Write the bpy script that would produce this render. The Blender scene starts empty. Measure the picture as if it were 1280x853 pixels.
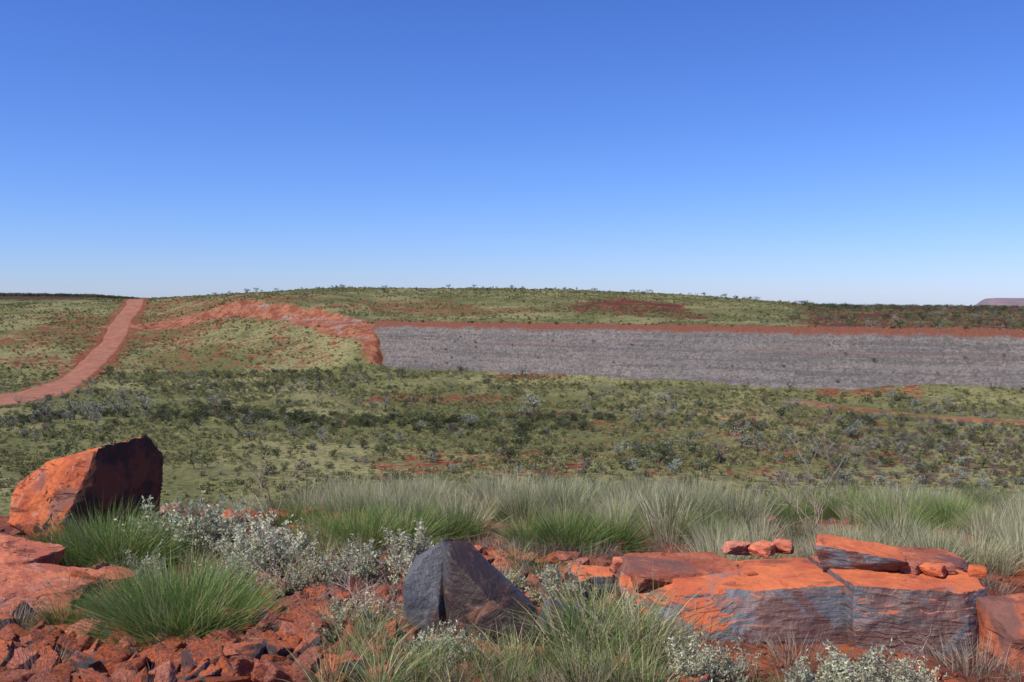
import bpy, bmesh, math, numpy as np
from mathutils import Vector
rng=np.random.default_rng(7)
scene=bpy.context.scene
scene.view_settings.view_transform='Standard'
scene.view_settings.look='None'
scene.view_settings.exposure=0

# ------------------------------------------------------------------ noise
def _h(i,j,k,s):
    n=(i.astype(np.int64)*73856093)^(j.astype(np.int64)*19349663)^(k.astype(np.int64)*83492791)^(s*2654435761)
    n=n&0xffffffff
    n=((n^(n>>15))*2246822519)&0xffffffff
    n=((n^(n>>13))*3266489917)&0xffffffff
    n=n^(n>>16)
    return n/4294967295.0
def vn(p,s=0):
    f=np.floor(p); w=p-f; w=w*w*(3-2*w); f=f.astype(np.int64)
    i,j,k=f[:,0],f[:,1],f[:,2]; r=0
    for a in (0,1):
        for b in (0,1):
            for c in (0,1):
                r=r+_h(i+a,j+b,k+c,s)*(w[:,0] if a else 1-w[:,0])*(w[:,1] if b else 1-w[:,1])*(w[:,2] if c else 1-w[:,2])
    return r*2-1
def fbm(p,o=4,s=0,g=.5):
    r=0;a=1;t=0
    for q in range(o):
        r=r+a*vn(p*(2.03**q)+q*17.3,s+q); t+=a; a*=g
    return r/t
def fbm2(x,y,sc,o=4,s=0):
    return fbm(np.stack([x/sc,y/sc,np.zeros_like(x)+.37],1),o,s)
def sstep(a,b,x):
    t=np.clip((x-a)/(b-a),0,1); return t*t*(3-2*t)

# ------------------------------------------------------------------ terrain heights
FG=[(.3,.04),(4,0),(6,-.08),(8,-.22),(10,-.55),(14,-1.9),(25,-6.5),(40,-12),(80,-21.5),(110,-24.3),(150,-25.2),(200,-25.5)]
ST=[
(-900,[(290,-25.3),(330,-25),(400,-18),(480,-9),(560,-1),(620,2.5),(700,1),(1500,-4),(2400,14),(3000,14),(8000,-20)]),
(0,[(290,-25.3),(330,-25),(400,-18),(480,-9),(560,-1.5),(620,2.0),(700,1),(1500,-4),(2400,13),(3000,13),(8000,-20)]),
(120,[(290,-25.3),(330,-24.8),(400,-18),(480,-8.5),(560,-1),(620,2.1),(700,1),(1500,-4),(2400,10),(3000,10),(8000,-20)]),
(210,[(290,-25.3),(330,-24.8),(370,-21),(430,-14.0),(500,-4.5),(550,1),(600,2.8),(700,0),(1500,-5),(2400,-4),(8000,-40)]),
(300,[(290,-25.3),(335,-24.6),(370,-20),(400,-12.5),(430,-5.0),(450,-1),(470,2.2),(500,4.0),(600,5.5),(700,5),(1200,-5),(2500,-10),(8000,-40)]),
(400,[(290,-25.3),(338,-24.5),(365,-18),(395,-10),(415,-6.2),(440,-1),(465,1.3),(500,3.8),(560,7.2),(650,9.2),(750,9),(900,2),(2500,-10),(8000,-40)]),
(450,[(290,-25.3),(325,-24.6),(345,-18),(362,-12),(380,-8.5),(400,-6.8),(430,-4),(460,-1.0),(560,5.5),(650,9.4),(720,9.6),(900,2),(2500,-10),(8000,-40)]),
(478,[(290,-25.2),(325,-24.2),(340,-20),(355,-14),(368,-9.5),(380,-8),(400,-7.0),(560,4.5),(650,9.4),(720,9.8),(900,2),(2500,-10),(8000,-40)]),
(505,[(270,-25.2),(335,-22.5),(345,-18),(368,-9),(400,-7.8),(560,4.5),(650,9.5),(720,9.8),(900,2),(2500,-10),(8000,-40)]),
(640,[(250,-25.4),(285,-24.4),(314,-22.5),(335,-14),(350,-8.2),(370,-8.0),(450,-4),(560,3),(650,9.0),(700,9.4),(900,2),(2500,-10),(8000,-40)]),
(800,[(230,-25.2),(265,-24.2),(292,-22.7),(315,-13),(328,-8.3),(350,-8.2),(450,-4),(560,2.5),(640,6.3),(700,6.6),(900,0),(2500,-10),(8000,-40)]),
(950,[(220,-25.1),(250,-24.6),(276,-23.6),(296,-13),(308,-8.3),(450,-6),(600,-.5),(680,1.8),(900,-4),(2500,-14),(8000,-45)]),
(1050,[(210,-24.9),(240,-24.6),(266,-23.6),(286,-13),(298,-8.2),(500,-7.5),(700,-5),(900,-6),(2500,-15),(8000,-50)]),
(1280,[(190,-24.2),(225,-22.9),(249,-21.4),(262,-12),(275,-8.3),(600,-8.5),(1500,-9.5),(2500,-15),(8000,-50)]),
(1600,[(180,-23.6),(205,-22.4),(222,-20.9),(236,-12),(248,-8.3),(600,-8.5),(1500,-9.5),(2500,-15),(8000,-50)]),
(2200,[(150,-23.6),(175,-22.4),(190,-20.9),(205,-12),(215,-8.3),(600,-8.5),(1500,-9.5),(2500,-15),(8000,-50)]),
]
NT,NY=420,900
tg=np.linspace(-1.2,1.25,NT); ly=np.linspace(math.log(.3),math.log(8000),NY); yg=np.exp(ly)
cols=[]; ts=[]
for u,p in ST:
    pr=[q for q in FG if q[0]<p[0][0]]+p
    cols.append(np.interp(yg,[a[0] for a in pr],[a[1] for a in pr]))
    ts.append((u-640)/1244)
cols=np.array(cols)
Z=np.stack([np.interp(tg,ts,cols[:,j]) for j in range(NY)],1)
def blur(A,k,ax):
    P=np.pad(A,[(k,k) if a==ax else (0,0) for a in (0,1)],mode='edge')
    c=np.cumsum(P,axis=ax); c=np.insert(c,0,0,axis=ax)
    n=2*k+1
    return (np.take(c,range(n,c.shape[ax]),axis=ax)-np.take(c,range(0,c.shape[ax]-n),axis=ax))/n
Z=blur(blur(Z,2,1),2,1); Z=blur(blur(Z,2,0),1,0)

def polydist(x,y,pl):
    best=np.full(x.shape,1e9)
    for (ax,ay),(bx,by) in zip(pl[:-1],pl[1:]):
        dx,dy=bx-ax,by-ay; L=dx*dx+dy*dy
        t=np.clip(((x-ax)*dx+(y-ay)*dy)/L,0,1)
        best=np.minimum(best,np.hypot(x-ax-t*dx,y-ay-t*dy))
    return best
E0=np.array([-50.,373.]); ED=np.array([189.,-103.]); ED/=np.linalg.norm(ED); EN=np.array([ED[1],-ED[0]])
if EN[1]>0: EN=-EN
ZT=-7.2
CUT=[(-20,357),(-50,373),(-68,400),(-95,428),(-130,450),(-175,465),(-240,470)]
ROAD=[(-262,700),(-240,640),(-223,590),(-203,535),(-188,480),(-170,425),(-157,375),(-147,335),(-140,305),(-135,278),(-139,258),(-160,246),(-190,240),(-240,236)]
SPUR=[(-137,280),(-160,268),(-200,258),(-260,252)]
TRACK=[(72,252),(79,238),(88,222),(98,208),(110,196),(135,180)]
def catmull(P,n=8):
    P=[np.array(p,float) for p in P]; P=[2*P[0]-P[1]]+P+[2*P[-1]-P[-2]]; out=[]
    for i in range(1,len(P)-2):
        for k in range(n):
            t=k/n
            out.append(.5*((2*P[i])+(P[i+1]-P[i-1])*t+(2*P[i-1]-5*P[i]+4*P[i+1]-P[i+2])*t*t+(-P[i-1]+3*P[i]-3*P[i+1]+P[i+2])*t**3))
    out.append(P[-2]); return np.array(out)
ROADS=catmull(ROAD,6); SPURS=catmull(SPUR,4)
def emb_profile(s):
    # s = distance out from crest edge toward the valley; 1:1.5 rockfill with two narrow benches
    return np.interp(s,[-12,0,9,12,24,27,60],[ZT,ZT,ZT-6,ZT-6.5,ZT-14,ZT-14.5,ZT-36])
def H0(x,y):
    R=np.hypot(x,y); yy=np.clip(np.maximum(y,.35*R),.3,7990)
    t=np.clip(x/yy,-1.19,1.24)
    fi=(t-tg[0])/(tg[1]-tg[0]); fj=(np.log(yy)-ly[0])/(ly[1]-ly[0])
    i=np.clip(fi.astype(int),0,NT-2); j=np.clip(fj.astype(int),0,NY-2); a=fi-i; b=fj-j
    z=Z[i,j]*(1-a)*(1-b)+Z[i+1,j]*a*(1-b)+Z[i,j+1]*(1-a)*b+Z[i+1,j+1]*a*b
    near=1-sstep(12,40,R); far=sstep(60,140,R)
    z=z+near*(.05*fbm2(x,y,1.1,4,3))+far*(.8*fbm2(x,y,38,4,5)+.35*fbm2(x,y,7,3,9))
    z=z+sstep(330,400,R)*(1-sstep(800,1200,R))*(1.0*fbm2(x,y,24,4,15)-1.3*np.abs(fbm2(x,y*.35,18,3,16)))
    return z
def Hn(x,y):
    z=H0(x,y)
    dc=polydist(x,y,CUT)
    lim=ZT+np.maximum(0,dc-8)*.85+2.0*fbm2(x,y,7,4,21)*sstep(7,10,dc)
    cut=(z>lim); z=np.minimum(z,lim)
    a=(x-E0[0])*ED[0]+(y-E0[1])*ED[1]; s=(x-E0[0])*EN[0]+(y-E0[1])*EN[1]
    ap=a-.85*np.maximum(s,0)+2.5*fbm2(x,y,6,3,22)
    slim=28-5*sstep(150,240,a)
    ez=emb_profile(s)-.7+np.maximum(0,-ap)*.8+np.where(s<-12,100,0)+np.maximum(0,s-slim)*3
    c2=(z>ez); z=np.minimum(z,ez)
    return z,cut,c2,a,s
def H(x,y):
    x=np.atleast_1d(np.asarray(x,float)); y=np.atleast_1d(np.asarray(y,float))
    return Hn(x,y)[0]

# ------------------------------------------------------------------ mesh helper
def mk(name,V,F,mat=None,smooth=False,link=True,attrs=None,coll=None):
    me=bpy.data.meshes.new(name)
    V=np.asarray(V,np.float32)
    if isinstance(F,np.ndarray):
        n=F.shape[1]; me.vertices.add(len(V)); me.vertices.foreach_set('co',V.ravel())
        me.loops.add(F.size); me.loops.foreach_set('vertex_index',F.astype(np.int32).ravel())
        me.polygons.add(len(F)); me.polygons.foreach_set('loop_start',np.arange(0,F.size,n,dtype=np.int32))
        me.polygons.foreach_set('loop_total',np.full(len(F),n,np.int32))
        me.update(calc_edges=True)
    else:
        me.from_pydata(V.tolist(),[],F)
    me.polygons.foreach_set('use_smooth',np.full(len(me.polygons),smooth))
    for k,(ty,data) in (attrs or {}).items():
        at=me.attributes.new(k,ty,'POINT')
        at.data.foreach_set('color' if ty=='FLOAT_COLOR' else ('vector' if ty=='FLOAT_VECTOR' else 'value'),np.asarray(data,np.float32 if ty!='INT' else np.int32).ravel())
    if mat: 
        for m in (mat if isinstance(mat,list) else [mat]): me.materials.append(m)
    ob=bpy.data.objects.new(name,me)
    if coll is not None: coll.objects.link(ob)
    elif link: scene.collection.objects.link(ob)
    me.update()
    return ob
def gridF(nr,nc,wrap=False):
    r=np.arange(nr-1)[:,None]; c=np.arange(nc if wrap else nc-1)[None,:]
    c1=(c+1)%nc
    return np.stack([r*nc+c,r*nc+c1,(r+1)*nc+c1,(r+1)*nc+c],-1).reshape(-1,4)

# ------------------------------------------------------------------ shader helper
class M:
    def __init__(s,name):
        s.m=bpy.data.materials.new(name); s.m.use_nodes=True; s.t=s.m.node_tree; s.t.nodes.clear()
        s.out=s.N('ShaderNodeOutputMaterial')
    def N(s,ty,**k):
        n=s.t.nodes.new(ty)
        for a,b in k.items(): setattr(n,a,b)
        return n
    def L(s,a,b): s.t.links.new(a,b)
    def set(s,sock,v):
        if isinstance(v,bpy.types.NodeSocket): s.L(v,sock)
        elif isinstance(v,(tuple,list)) and sock.type=='RGBA': sock.default_value=(*v[:3],1)
        else: sock.default_value=v
    def coord(s,sc=None):
        o=s.N('ShaderNodeTexCoord').outputs['Object']
        if sc:
            mp=s.N('ShaderNodeMapping'); s.L(o,mp.inputs[0]); mp.inputs['Scale'].default_value=sc; o=mp.outputs[0]
        return o
    def noise(s,vec,scale,detail=4,rough=.55,dist=0):
        n=s.N('ShaderNodeTexNoise'); s.L(vec,n.inputs['Vector']); n.inputs['Scale'].default_value=scale
        n.inputs['Detail'].default_value=detail; n.inputs['Roughness'].default_value=rough; n.inputs['Distortion'].default_value=dist
        return n.outputs['Fac']
    def vor(s,vec,scale,out='Color',feature='F1'):
        n=s.N('ShaderNodeTexVoronoi',feature=feature); s.L(vec,n.inputs['Vector']); n.inputs['Scale'].default_value=scale
        return n.outputs[out]
    def mr(s,v,a,b,c=0,d=1):
        n=s.N('ShaderNodeMapRange'); n.interpolation_type='SMOOTHSTEP'; s.set(n.inputs[0],v)
        for i,q in enumerate((a,b,c,d)): n.inputs[i+1].default_value=q
        return n.outputs[0]
    def math(s,op,a,b=0.):
        n=s.N('ShaderNodeMath',operation=op); s.set(n.inputs[0],a); s.set(n.inputs[1],b); return n.outputs[0]
    def mix(s,f,a,b,bt='MIX'):
        n=s.N('ShaderNodeMix',data_type='RGBA',blend_type=bt); s.set(n.inputs[0],f); s.set(n.inputs[6],a); s.set(n.inputs[7],b); return n.outputs[2]
    def sep(s,v):
        n=s.N('ShaderNodeSeparateXYZ'); s.L(v,n.inputs[0]); return n.outputs
    def attr(s,name):
        n=s.N('ShaderNodeAttribute',attribute_name=name); return n.outputs
    def bump(s,h,strength,dist):
        n=s.N('ShaderNodeBump'); s.set(n.inputs['Height'],h); n.inputs['Strength'].default_value=strength; n.inputs['Distance'].default_value=dist; return n.outputs[0]
    def pbr(s,col,rough=.9,nrm=None,spec=.2):
        p=s.N('ShaderNodeBsdfPrincipled'); s.set(p.inputs['Base Color'],col); s.set(p.inputs['Roughness'],rough)
        p.inputs['Specular IOR Level'].default_value=spec
        if nrm: s.L(nrm,p.inputs['Normal'])
        s.L(p.outputs[0],s.out.inputs[0]); return s.m
    def leaf(s,col,tr=.3):
        d=s.N('ShaderNodeBsdfDiffuse'); s.set(d.inputs[0],col)
        if tr<=0: s.L(d.outputs[0],s.out.inputs[0]); return s.m
        t=s.N('ShaderNodeBsdfTranslucent'); s.set(t.inputs[0],col)
        x=s.N('ShaderNodeMixShader'); x.inputs[0].default_value=tr; s.L(d.outputs[0],x.inputs[1]); s.L(t.outputs[0],x.inputs[2]); s.L(x.outputs[0],s.out.inputs[0]); return s.m
    def rnd(s): return s.N('ShaderNodeObjectInfo').outputs['Random']

# terrain
m=M('terrain_mat'); c=m.coord()
mk_=m.sep(m.attr('masks')['Vector'])
n1=m.noise(c,.022,6,.6); n2=m.noise(c,.22,6,.65); n3=m.noise(c,1.1,5,.7); n4=m.noise(c,.07,6,.6,.5); n5=m.noise(c,6,5,.7)
col=m.mix(m.mr(n1,.40,.60),(.145,.145,.052),(.265,.240,.105))
col=m.mix(m.mr(n4,.48,.64,0,.7),col,(.104,.103,.042))
col=m.mix(m.mr(n3,.47,.58,0,.72),col,(.062,.060,.030))
redf=m.mr(m.math('ADD',m.math('MULTIPLY',mk_[0],.42),m.math('ADD',m.math('MULTIPLY',n2,.65),m.math('MULTIPLY',n3,.35))),.595,.69)
redc=m.mix(m.mr(n3,.4,.62),(.26,.080,.038),(.12,.040,.028))
col=m.mix(redf,col,redc)
col=m.mix(m.math('MULTIPLY',mk_[1],m.mr(n3,.3,.5,.45,1)),col,(.065,.026,.024))
cutc=m.mix(m.mr(n2,.42,.6),(.36,.145,.080),(.22,.07,.038)); cutc=m.mix(m.mr(n4,.57,.62,0,.8),cutc,(.28,.235,.21))
cutc=m.mix(m.mr(n3,.50,.60,0,.8),cutc,(.11,.055,.034))
col=m.mix(mk_[2],col,cutc)
hb=m.math('ADD',m.math('MULTIPLY',n3,.8),m.math('MULTIPLY',n5,.12))
T_MAT=m.pbr(col,.95,m.bump(hb,.6,.5),.05)

m=M('rock_orange'); c=m.coord(); rd=m.rnd()
a=m.noise(c,5,6,.65,.4); b=m.noise(c,28,6,.7); d=m.noise(c,2.3,4,.6,.8); cr=m.noise(m.coord((2,2,14)),2.2,5,.6,.6); pl=m.noise(c,9,5,.6,.6)
col=m.mix(m.mr(a,.38,.6),(.62,.160,.050),(.40,.090,.036))
col=m.mix(m.mr(pl,.56,.68,0,.55),col,(.58,.28,.17))
col=m.mix(m.mr(b,.48,.66,0,.65),col,(.22,.058,.034))
col=m.mix(m.mr(m.math('ADD',d,m.math('MULTIPLY',rd,.16)),.64,.72,0,.7),col,(.16,.095,.082))
col=m.mix(m.mr(b,.66,.74,0,.55),col,(.60,.38,.27)); col=m.mix(m.mr(cr,.60,.66,0,.7),col,(.12,.04,.028))
hs=m.N('ShaderNodeHueSaturation'); m.set(hs.inputs['Value'],m.mr(m.math('FRACT',m.math('MULTIPLY',rd,5.7)),0,1,.75,1.25)); m.set(hs.inputs['Saturation'],m.mr(rd,0,1,.86,1.02)); m.set(hs.inputs['Color'],col); col=hs.outputs[0]
h=m.math('ADD',m.math('MULTIPLY',a,.9),m.math('MULTIPLY',b,.3)); h=m.math('SUBTRACT',h,m.mr(cr,.58,.66,0,.5))
R_OR=m.pbr(col,.85,m.bump(h,.85,.035),.2)

m=M('rock_shade_varnish'); c=m.coord(); a=m.noise(c,5,6,.65,.4); b=m.noise(c,24,6,.7)  # dark varnish brown, with the boulder's shaded side put into the colour
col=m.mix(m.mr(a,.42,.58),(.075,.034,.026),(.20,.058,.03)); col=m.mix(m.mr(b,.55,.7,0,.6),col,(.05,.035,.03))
R_SV=m.pbr(col,.8,m.bump(m.math('ADD',a,m.math('MULTIPLY',b,.3)),.8,.035),.2)

def varnished(name,bias):
    m=M(name); c=m.coord(); geo=m.N('ShaderNodeNewGeometry'); nz=m.sep(geo.outputs['Normal'])[2]
    a=m.noise(c,4,6,.62,.5); b=m.noise(c,24,6,.7); d=m.noise(c,1.7,5,.55,1.0); e=m.noise(m.coord((1.5,1.5,9)),3,5,.6,.3)
    dark=m.mix(m.mr(d,.46,.52),(.120,.118,.122),(.125,.062,.048))
    dark=m.mix(m.mr(e,.52,.6,0,.7),dark,(.20,.105,.078))
    dark=m.mix(m.mr(a,.54,.62,0,.6),dark,(.060,.050,.047))
    dark=m.mix(m.mr(b,.62,.72,0,.6),dark,(.32,.29,.27))
    org=m.mix(m.mr(a,.35,.65),(.64,.165,.050),(.44,.10,.04)); org=m.mix(m.mr(b,.52,.7,0,.6),org,(.25,.065,.035))
    org=m.mix(m.mr(b,.68,.76,0,.6),org,(.55,.42,.34)); org=m.mix(m.mr(d,.58,.66,0,.75),org,(.17,.15,.145))
    org=m.mix(m.mr(e,.58,.64,0,.6),org,(.12,.045,.03))
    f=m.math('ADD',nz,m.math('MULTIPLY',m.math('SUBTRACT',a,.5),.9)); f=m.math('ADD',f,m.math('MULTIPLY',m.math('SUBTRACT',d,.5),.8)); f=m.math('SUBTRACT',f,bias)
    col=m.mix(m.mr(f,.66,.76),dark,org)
    h=m.math('ADD',m.math('MULTIPLY',a,.9),m.math('MULTIPLY',b,.2)); h=m.math('ADD',h,m.math('MULTIPLY',e,.6))
    return m.pbr(col,m.mr(f,.62,.76,.42,.9),m.bump(h,.8,.04),.4)
R_VA=varnished('rock_varnished',0.)

m=M('rock_dark'); c=m.coord()
a=m.noise(c,4,6,.62,.5); b=m.noise(c,24,6,.7); d=m.noise(c,2.2,5,.55,1.0)
px=m.sep(c)[0]
col=m.mix(m.mr(m.math('ADD',px,m.math('MULTIPLY',m.math('SUBTRACT',d,.5),.5)),-.16,-.10),(.088,.086,.088),(.055,.034,.025)); col=m.mix(m.mr(a,.53,.61,0,.85),col,(.19,.085,.05)); col=m.mix(m.mr(b,.62,.72,0,.6),col,(.24,.20,.175))
R_DK=m.pbr(col,.45,m.bump(m.math('ADD',a,m.math('MULTIPLY',b,.3)),.8,.04),.4)

m=M('rockfill'); c=m.coord(); 
v=m.sep(m.vor(c,1.3,'Color')); v2=m.sep(m.vor(c,.6,'Color')); n=m.noise(c,.05,5,.6); n2=m.noise(m.coord((.02,.02,.9)),1,6,.7); n3=m.noise(c,2.5,5,.75)
col=m.mix(v[0],(.120,.102,.088),(.245,.212,.186))
col=m.mix(m.mr(v2[1],.84,.93,0,.35),col,(.155,.10,.078))
col=m.mix(m.mr(n2,.52,.64,0,.6),col,(.245,.195,.16)); col=m.mix(m.mr(n2,.48,.38,0,.55),col,(.092,.083,.076)); col=m.mix(m.mr(n,.4,.65,0,.35),col,(.12,.108,.10))
col=m.mix(m.mr(n3,.52,.7,0,.6),col,(.055,.050,.046))
mz=m.sep(m.attr('masks')['Vector'])
soil=m.mix(m.mr(n3,.4,.6),(.24,.092,.055),(.14,.056,.038))
col=m.mix(m.math('MULTIPLY',mz[0],m.mr(n3,.2,.45,.6,1)),col,soil)
RF=m.pbr(col,.95,m.bump(m.math('ADD',v[1],n3),.8,.3),.1)

m=M('dirt_road_mat'); c=m.coord(); n=m.noise(c,.3,6,.6); n2=m.noise(c,2,4,.6); mz=m.sep(m.attr('masks')['Vector'])
col=m.mix(m.mr(n,.35,.65),(.35,.155,.10),(.26,.11,.068)); col=m.mix(m.math('MULTIPLY',mz[0],m.mr(n2,.3,.6)),col,(.17,.08,.045))
D_MAT=m.pbr(col,.95,m.bump(n2,.4,.2),.05)

m=M('mesa_mat'); c=m.coord((.01,.01,.1)); n=m.noise(c,1,5,.6)
MESA=m.pbr(m.mix(m.mr(n,.4,.6),(.24,.17,.18),(.17,.15,.17)),.95,None,.05)  # purple-grey, distance haze mixed into the base colour

def grassmat(name,base,tip,dry,dryamt,tr=.3):
    m=M(name); s=m.sep(m.attr('blade')['Vector']); r=m.rnd()
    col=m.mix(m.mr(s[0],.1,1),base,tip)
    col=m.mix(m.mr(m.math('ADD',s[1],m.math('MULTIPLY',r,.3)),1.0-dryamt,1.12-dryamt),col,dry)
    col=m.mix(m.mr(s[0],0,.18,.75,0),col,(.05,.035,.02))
    hs=m.N('ShaderNodeHueSaturation'); m.set(hs.inputs['Value'],m.mr(r,0,1,.75,1.25)); m.set(hs.inputs['Color'],col)
    return m.leaf(hs.outputs[0],tr)
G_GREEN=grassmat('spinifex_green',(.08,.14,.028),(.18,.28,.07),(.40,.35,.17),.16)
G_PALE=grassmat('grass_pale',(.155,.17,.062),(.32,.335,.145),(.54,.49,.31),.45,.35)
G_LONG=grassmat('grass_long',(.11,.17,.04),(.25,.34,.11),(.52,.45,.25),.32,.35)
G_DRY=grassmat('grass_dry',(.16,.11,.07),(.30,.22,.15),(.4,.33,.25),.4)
def leafmat(name,a,b,tr=0):
    m=M(name); s=m.sep(m.attr('blade')['Vector']); r=m.rnd()
    col=m.mix(s[1],a,b); hs=m.N('ShaderNodeHueSaturation'); m.set(hs.inputs['Value'],m.mr(r,0,1,.7,1.3)); m.set(hs.inputs['Hue'],m.mr(m.math('FRACT',m.math('MULTIPLY',r,7.3)),0,1,.485,.515)); m.set(hs.inputs['Color'],col)
    return m.leaf(hs.outputs[0],tr)
L_SILV=leafmat('silver_leaf',(.36,.38,.22),(.68,.66,.46),.3)
L_DARK=leafmat('leaf_dark',(.048,.060,.028),(.095,.112,.055))
L_OLIVE=leafmat('leaf_olive',(.105,.12,.044),(.19,.20,.085))
L_GREY=leafmat('leaf_grey',(.17,.18,.135),(.31,.32,.25))
L_BROWN=leafmat('leaf_brown',(.12,.088,.068),(.21,.155,.125))
L_SPIN=leafmat('hummock_leaf',(.148,.148,.056),(.29,.275,.13))
m=M('bark'); n=m.noise(m.coord(),12,4,.6); BARK=m.pbr(m.mix(n,(.10,.075,.06),(.22,.18,.15)),.9)
m=M('dead_twig'); n=m.noise(m.coord(),12,4,.6); TWIG=m.pbr(m.mix(n,(.28,.18,.13),(.48,.38,.31)),.9)

# ------------------------------------------------------------------ terrain mesh
tf=np.linspace(-.60,.60,760); af=np.arctan(tf)
left=np.linspace(-math.pi,af[0],60)[:-1]; right=np.linspace(af[-1],math.pi,60)[1:-1]
ang=np.concatenate([left,af,right]); nc=len(ang)
rad=[.25]
while rad[-1]<9000:
    r=rad[-1]
    if r<14: s=.07
    elif r<100: s=.07+(r-14)*.022
    elif r<500: s=1.5
    elif r<800: s=2.6
    else: s=r*.02
    rad.append(r+s)
rad=np.array(rad); nr=len(rad)
X=(rad[:,None]*np.sin(ang)[None]).ravel(); Y=(rad[:,None]*np.cos(ang)[None]).ravel()
z,cut,c2,ea,es=Hn(X,Y)
dr=np.minimum(polydist(X,Y,ROADS),polydist(X,Y,SPURS)); R=np.hypot(X,Y)
z=z-.6*(1-sstep(2.6,4.2,dr))
mR=np.zeros(len(X)); mG=np.zeros(len(X)); mB=np.zeros(len(X))
mR=np.maximum(mR,1-sstep(9,18,R))
mR=np.maximum(mR,.5*(1-sstep(4,15,dr+4*fbm2(X,Y,6,3,33))))
tk=fbm2(X,Y,9,3,34)
mB=np.maximum(mB,.85*(1-sstep(2.2,4.2,polydist(X,Y,TRACK)+1.6*tk))*sstep(-.55,-.2,fbm2(X,Y,11,2,35)))
def ell(cx,cy,rx,ry,s,soft=.5):
    dx=X-cx; dy=Y-cy
    d=np.sqrt((dx/rx)**2+(dy/ry)**2)+.8*fbm2(X,Y,rx*.3,5,s)
    return 1-sstep(1-soft,1,d)
oc=ell(62,490,34,80,41,soft=.3)
mR=np.maximum(mR,.8*oc); mG=np.maximum(mG,.75*oc*sstep(-.3,.2,fbm2(X,Y,9,3,52)))
mR=np.maximum(mR,.33*ell(-45,470,55,75,43)); mR=np.maximum(mR,.30*ell(20,450,60,30,53))
mR=np.maximum(mR,.34*ell(-170,460,100,110,44)); mR=np.maximum(mR,.26*ell(-110,370,60,40,56))
mR=np.maximum(mR,.34*ell(-5,165,28,24,45)); mR=np.maximum(mR,.40*ell(-20,268,36,14,46)); mR=np.maximum(mR,.34*ell(-30,225,20,9,48)); mR=np.maximum(mR,.34*ell(25,125,14,12,49)); mR=np.maximum(mR,.22*ell(45,190,60,70,54)); mR=np.maximum(mR,.36*ell(5,232,16,8,57))
plat=sstep(.275,.31,X/np.maximum(Y,1)+.03*fbm2(X,Y,40,3,47))*sstep(255,300,Y)*(1-sstep(1200,2000,Y))*(es<-5)
mR=np.maximum(mR,.8*plat); mG=np.maximum(mG,.65*plat)
mG=np.maximum(mG,sstep(1400,1900,R)*.95)
mB=np.maximum(mB,np.where(cut&(R<520),1.,0.))
mB=np.maximum(mB,(1-sstep(9,13,polydist(X,Y,CUT)+4*fbm2(X,Y,8,3,58)))*(R<500)*(ea<5))
eq=ea-.85*np.maximum(es,0)
mB=np.maximum(mB,((es>-30)&(es<29))*(1-sstep(3,8,np.abs(eq+3+5*fbm2(X,Y,7,3,55)))))
mB=np.maximum(mB,.8*(1-sstep(2,9,np.abs(es+14)))*(ea>0))
mR=np.maximum(mR,.42*(1-sstep(2,9,np.abs(es-32)))*(ea>60)*sstep(0,.3,fbm2(X,Y,30,3,51)))
masks=np.stack([mR,mG,mB,np.ones_like(mR)],1)
terr=mk('terrain',np.stack([X,Y,z],1),gridF(nr,nc,True),T_MAT,True,attrs={'masks':('FLOAT_COLOR',masks)})

# roads
def drape(name,pl,hw):
    pts=[]
    for a,b in zip(pl[:-1],pl[1:]):
        n=max(1,int(np.linalg.norm(b-a)/1.5)); pts+= [a+(b-a)*k/n for k in range(n)]
    pts=np.array(pts); tan=np.gradient(pts,axis=0); tan/=np.linalg.norm(tan,axis=1)[:,None]; nrm=np.stack([-tan[:,1],tan[:,0]],1)
    w=np.linspace(-1,1,13); hwv=hw*(1+.12*fbm2(pts[:,0],pts[:,1],9,3,71))*(1+.9*(1-sstep(255,345,pts[:,1])))
    P=pts[:,None]+nrm[:,None]*w[None,:,None]*hwv[:,None,None]
    x=P[...,0].ravel(); y=P[...,1].ravel(); W=np.tile(np.abs(w),len(pts))
    zz=Hn(x,y)[0]+.05+.3*np.exp(-((W-.9)/.06)**2)-np.where(W>.97,.7,0)
    mm=np.stack([sstep(.78,.95,W)]*3+[np.ones_like(W)],1)
    return mk(name,np.stack([x,y,zz],1),gridF(len(pts),13),D_MAT,True,attrs={'masks':('FLOAT_COLOR',mm)})
drape('dirt_road',ROADS,5.2); drape('dirt_road',SPURS,5)

# embankment
al=np.arange(-14,420,.55); sc=np.concatenate([np.arange(-14,0,.8),np.arange(0,44,.5)])
A,S=np.meshgrid(al,sc,indexing='ij'); A=A.ravel();S=S.ravel()
ex=E0[0]+ED[0]*A+EN[0]*S; ey=E0[1]+ED[1]*A+EN[1]*S
wob=2.0*fbm2(A,S*0,30,3,81)
ez=emb_profile(S+wob*(S>3)*.5)
ez=ez-np.where(S<-12,1.2,0)
ez=ez-np.maximum(0,-(A-.85*np.maximum(S,0))-1+3*fbm2(A,S,5,3,89))*.9
ez+=(.9+.35*fbm2(A,S*0,3,3,85))*np.exp(-((S+1.2)/.9)**2)
rough=sstep(.5,3,S)
ez+=rough*(.20*rng.uniform(-1,1,len(A))+.5*fbm2(A,S,6,3,83))
em=1-sstep(1.0,2.8,S+1.5*fbm2(A,S,5,3,84))
em=np.maximum(em,.35*np.exp(-((S-10.5)/1.2)**2)*sstep(.0,.4,fbm2(A,S*0,35,2,86)+.1))
mm=np.stack([em]*3+[np.ones_like(em)],1)
mk('railway_embankment',np.stack([ex,ey,ez],1),gridF(len(al),len(sc)),RF,False,attrs={'masks':('FLOAT_COLOR',mm)})

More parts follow.
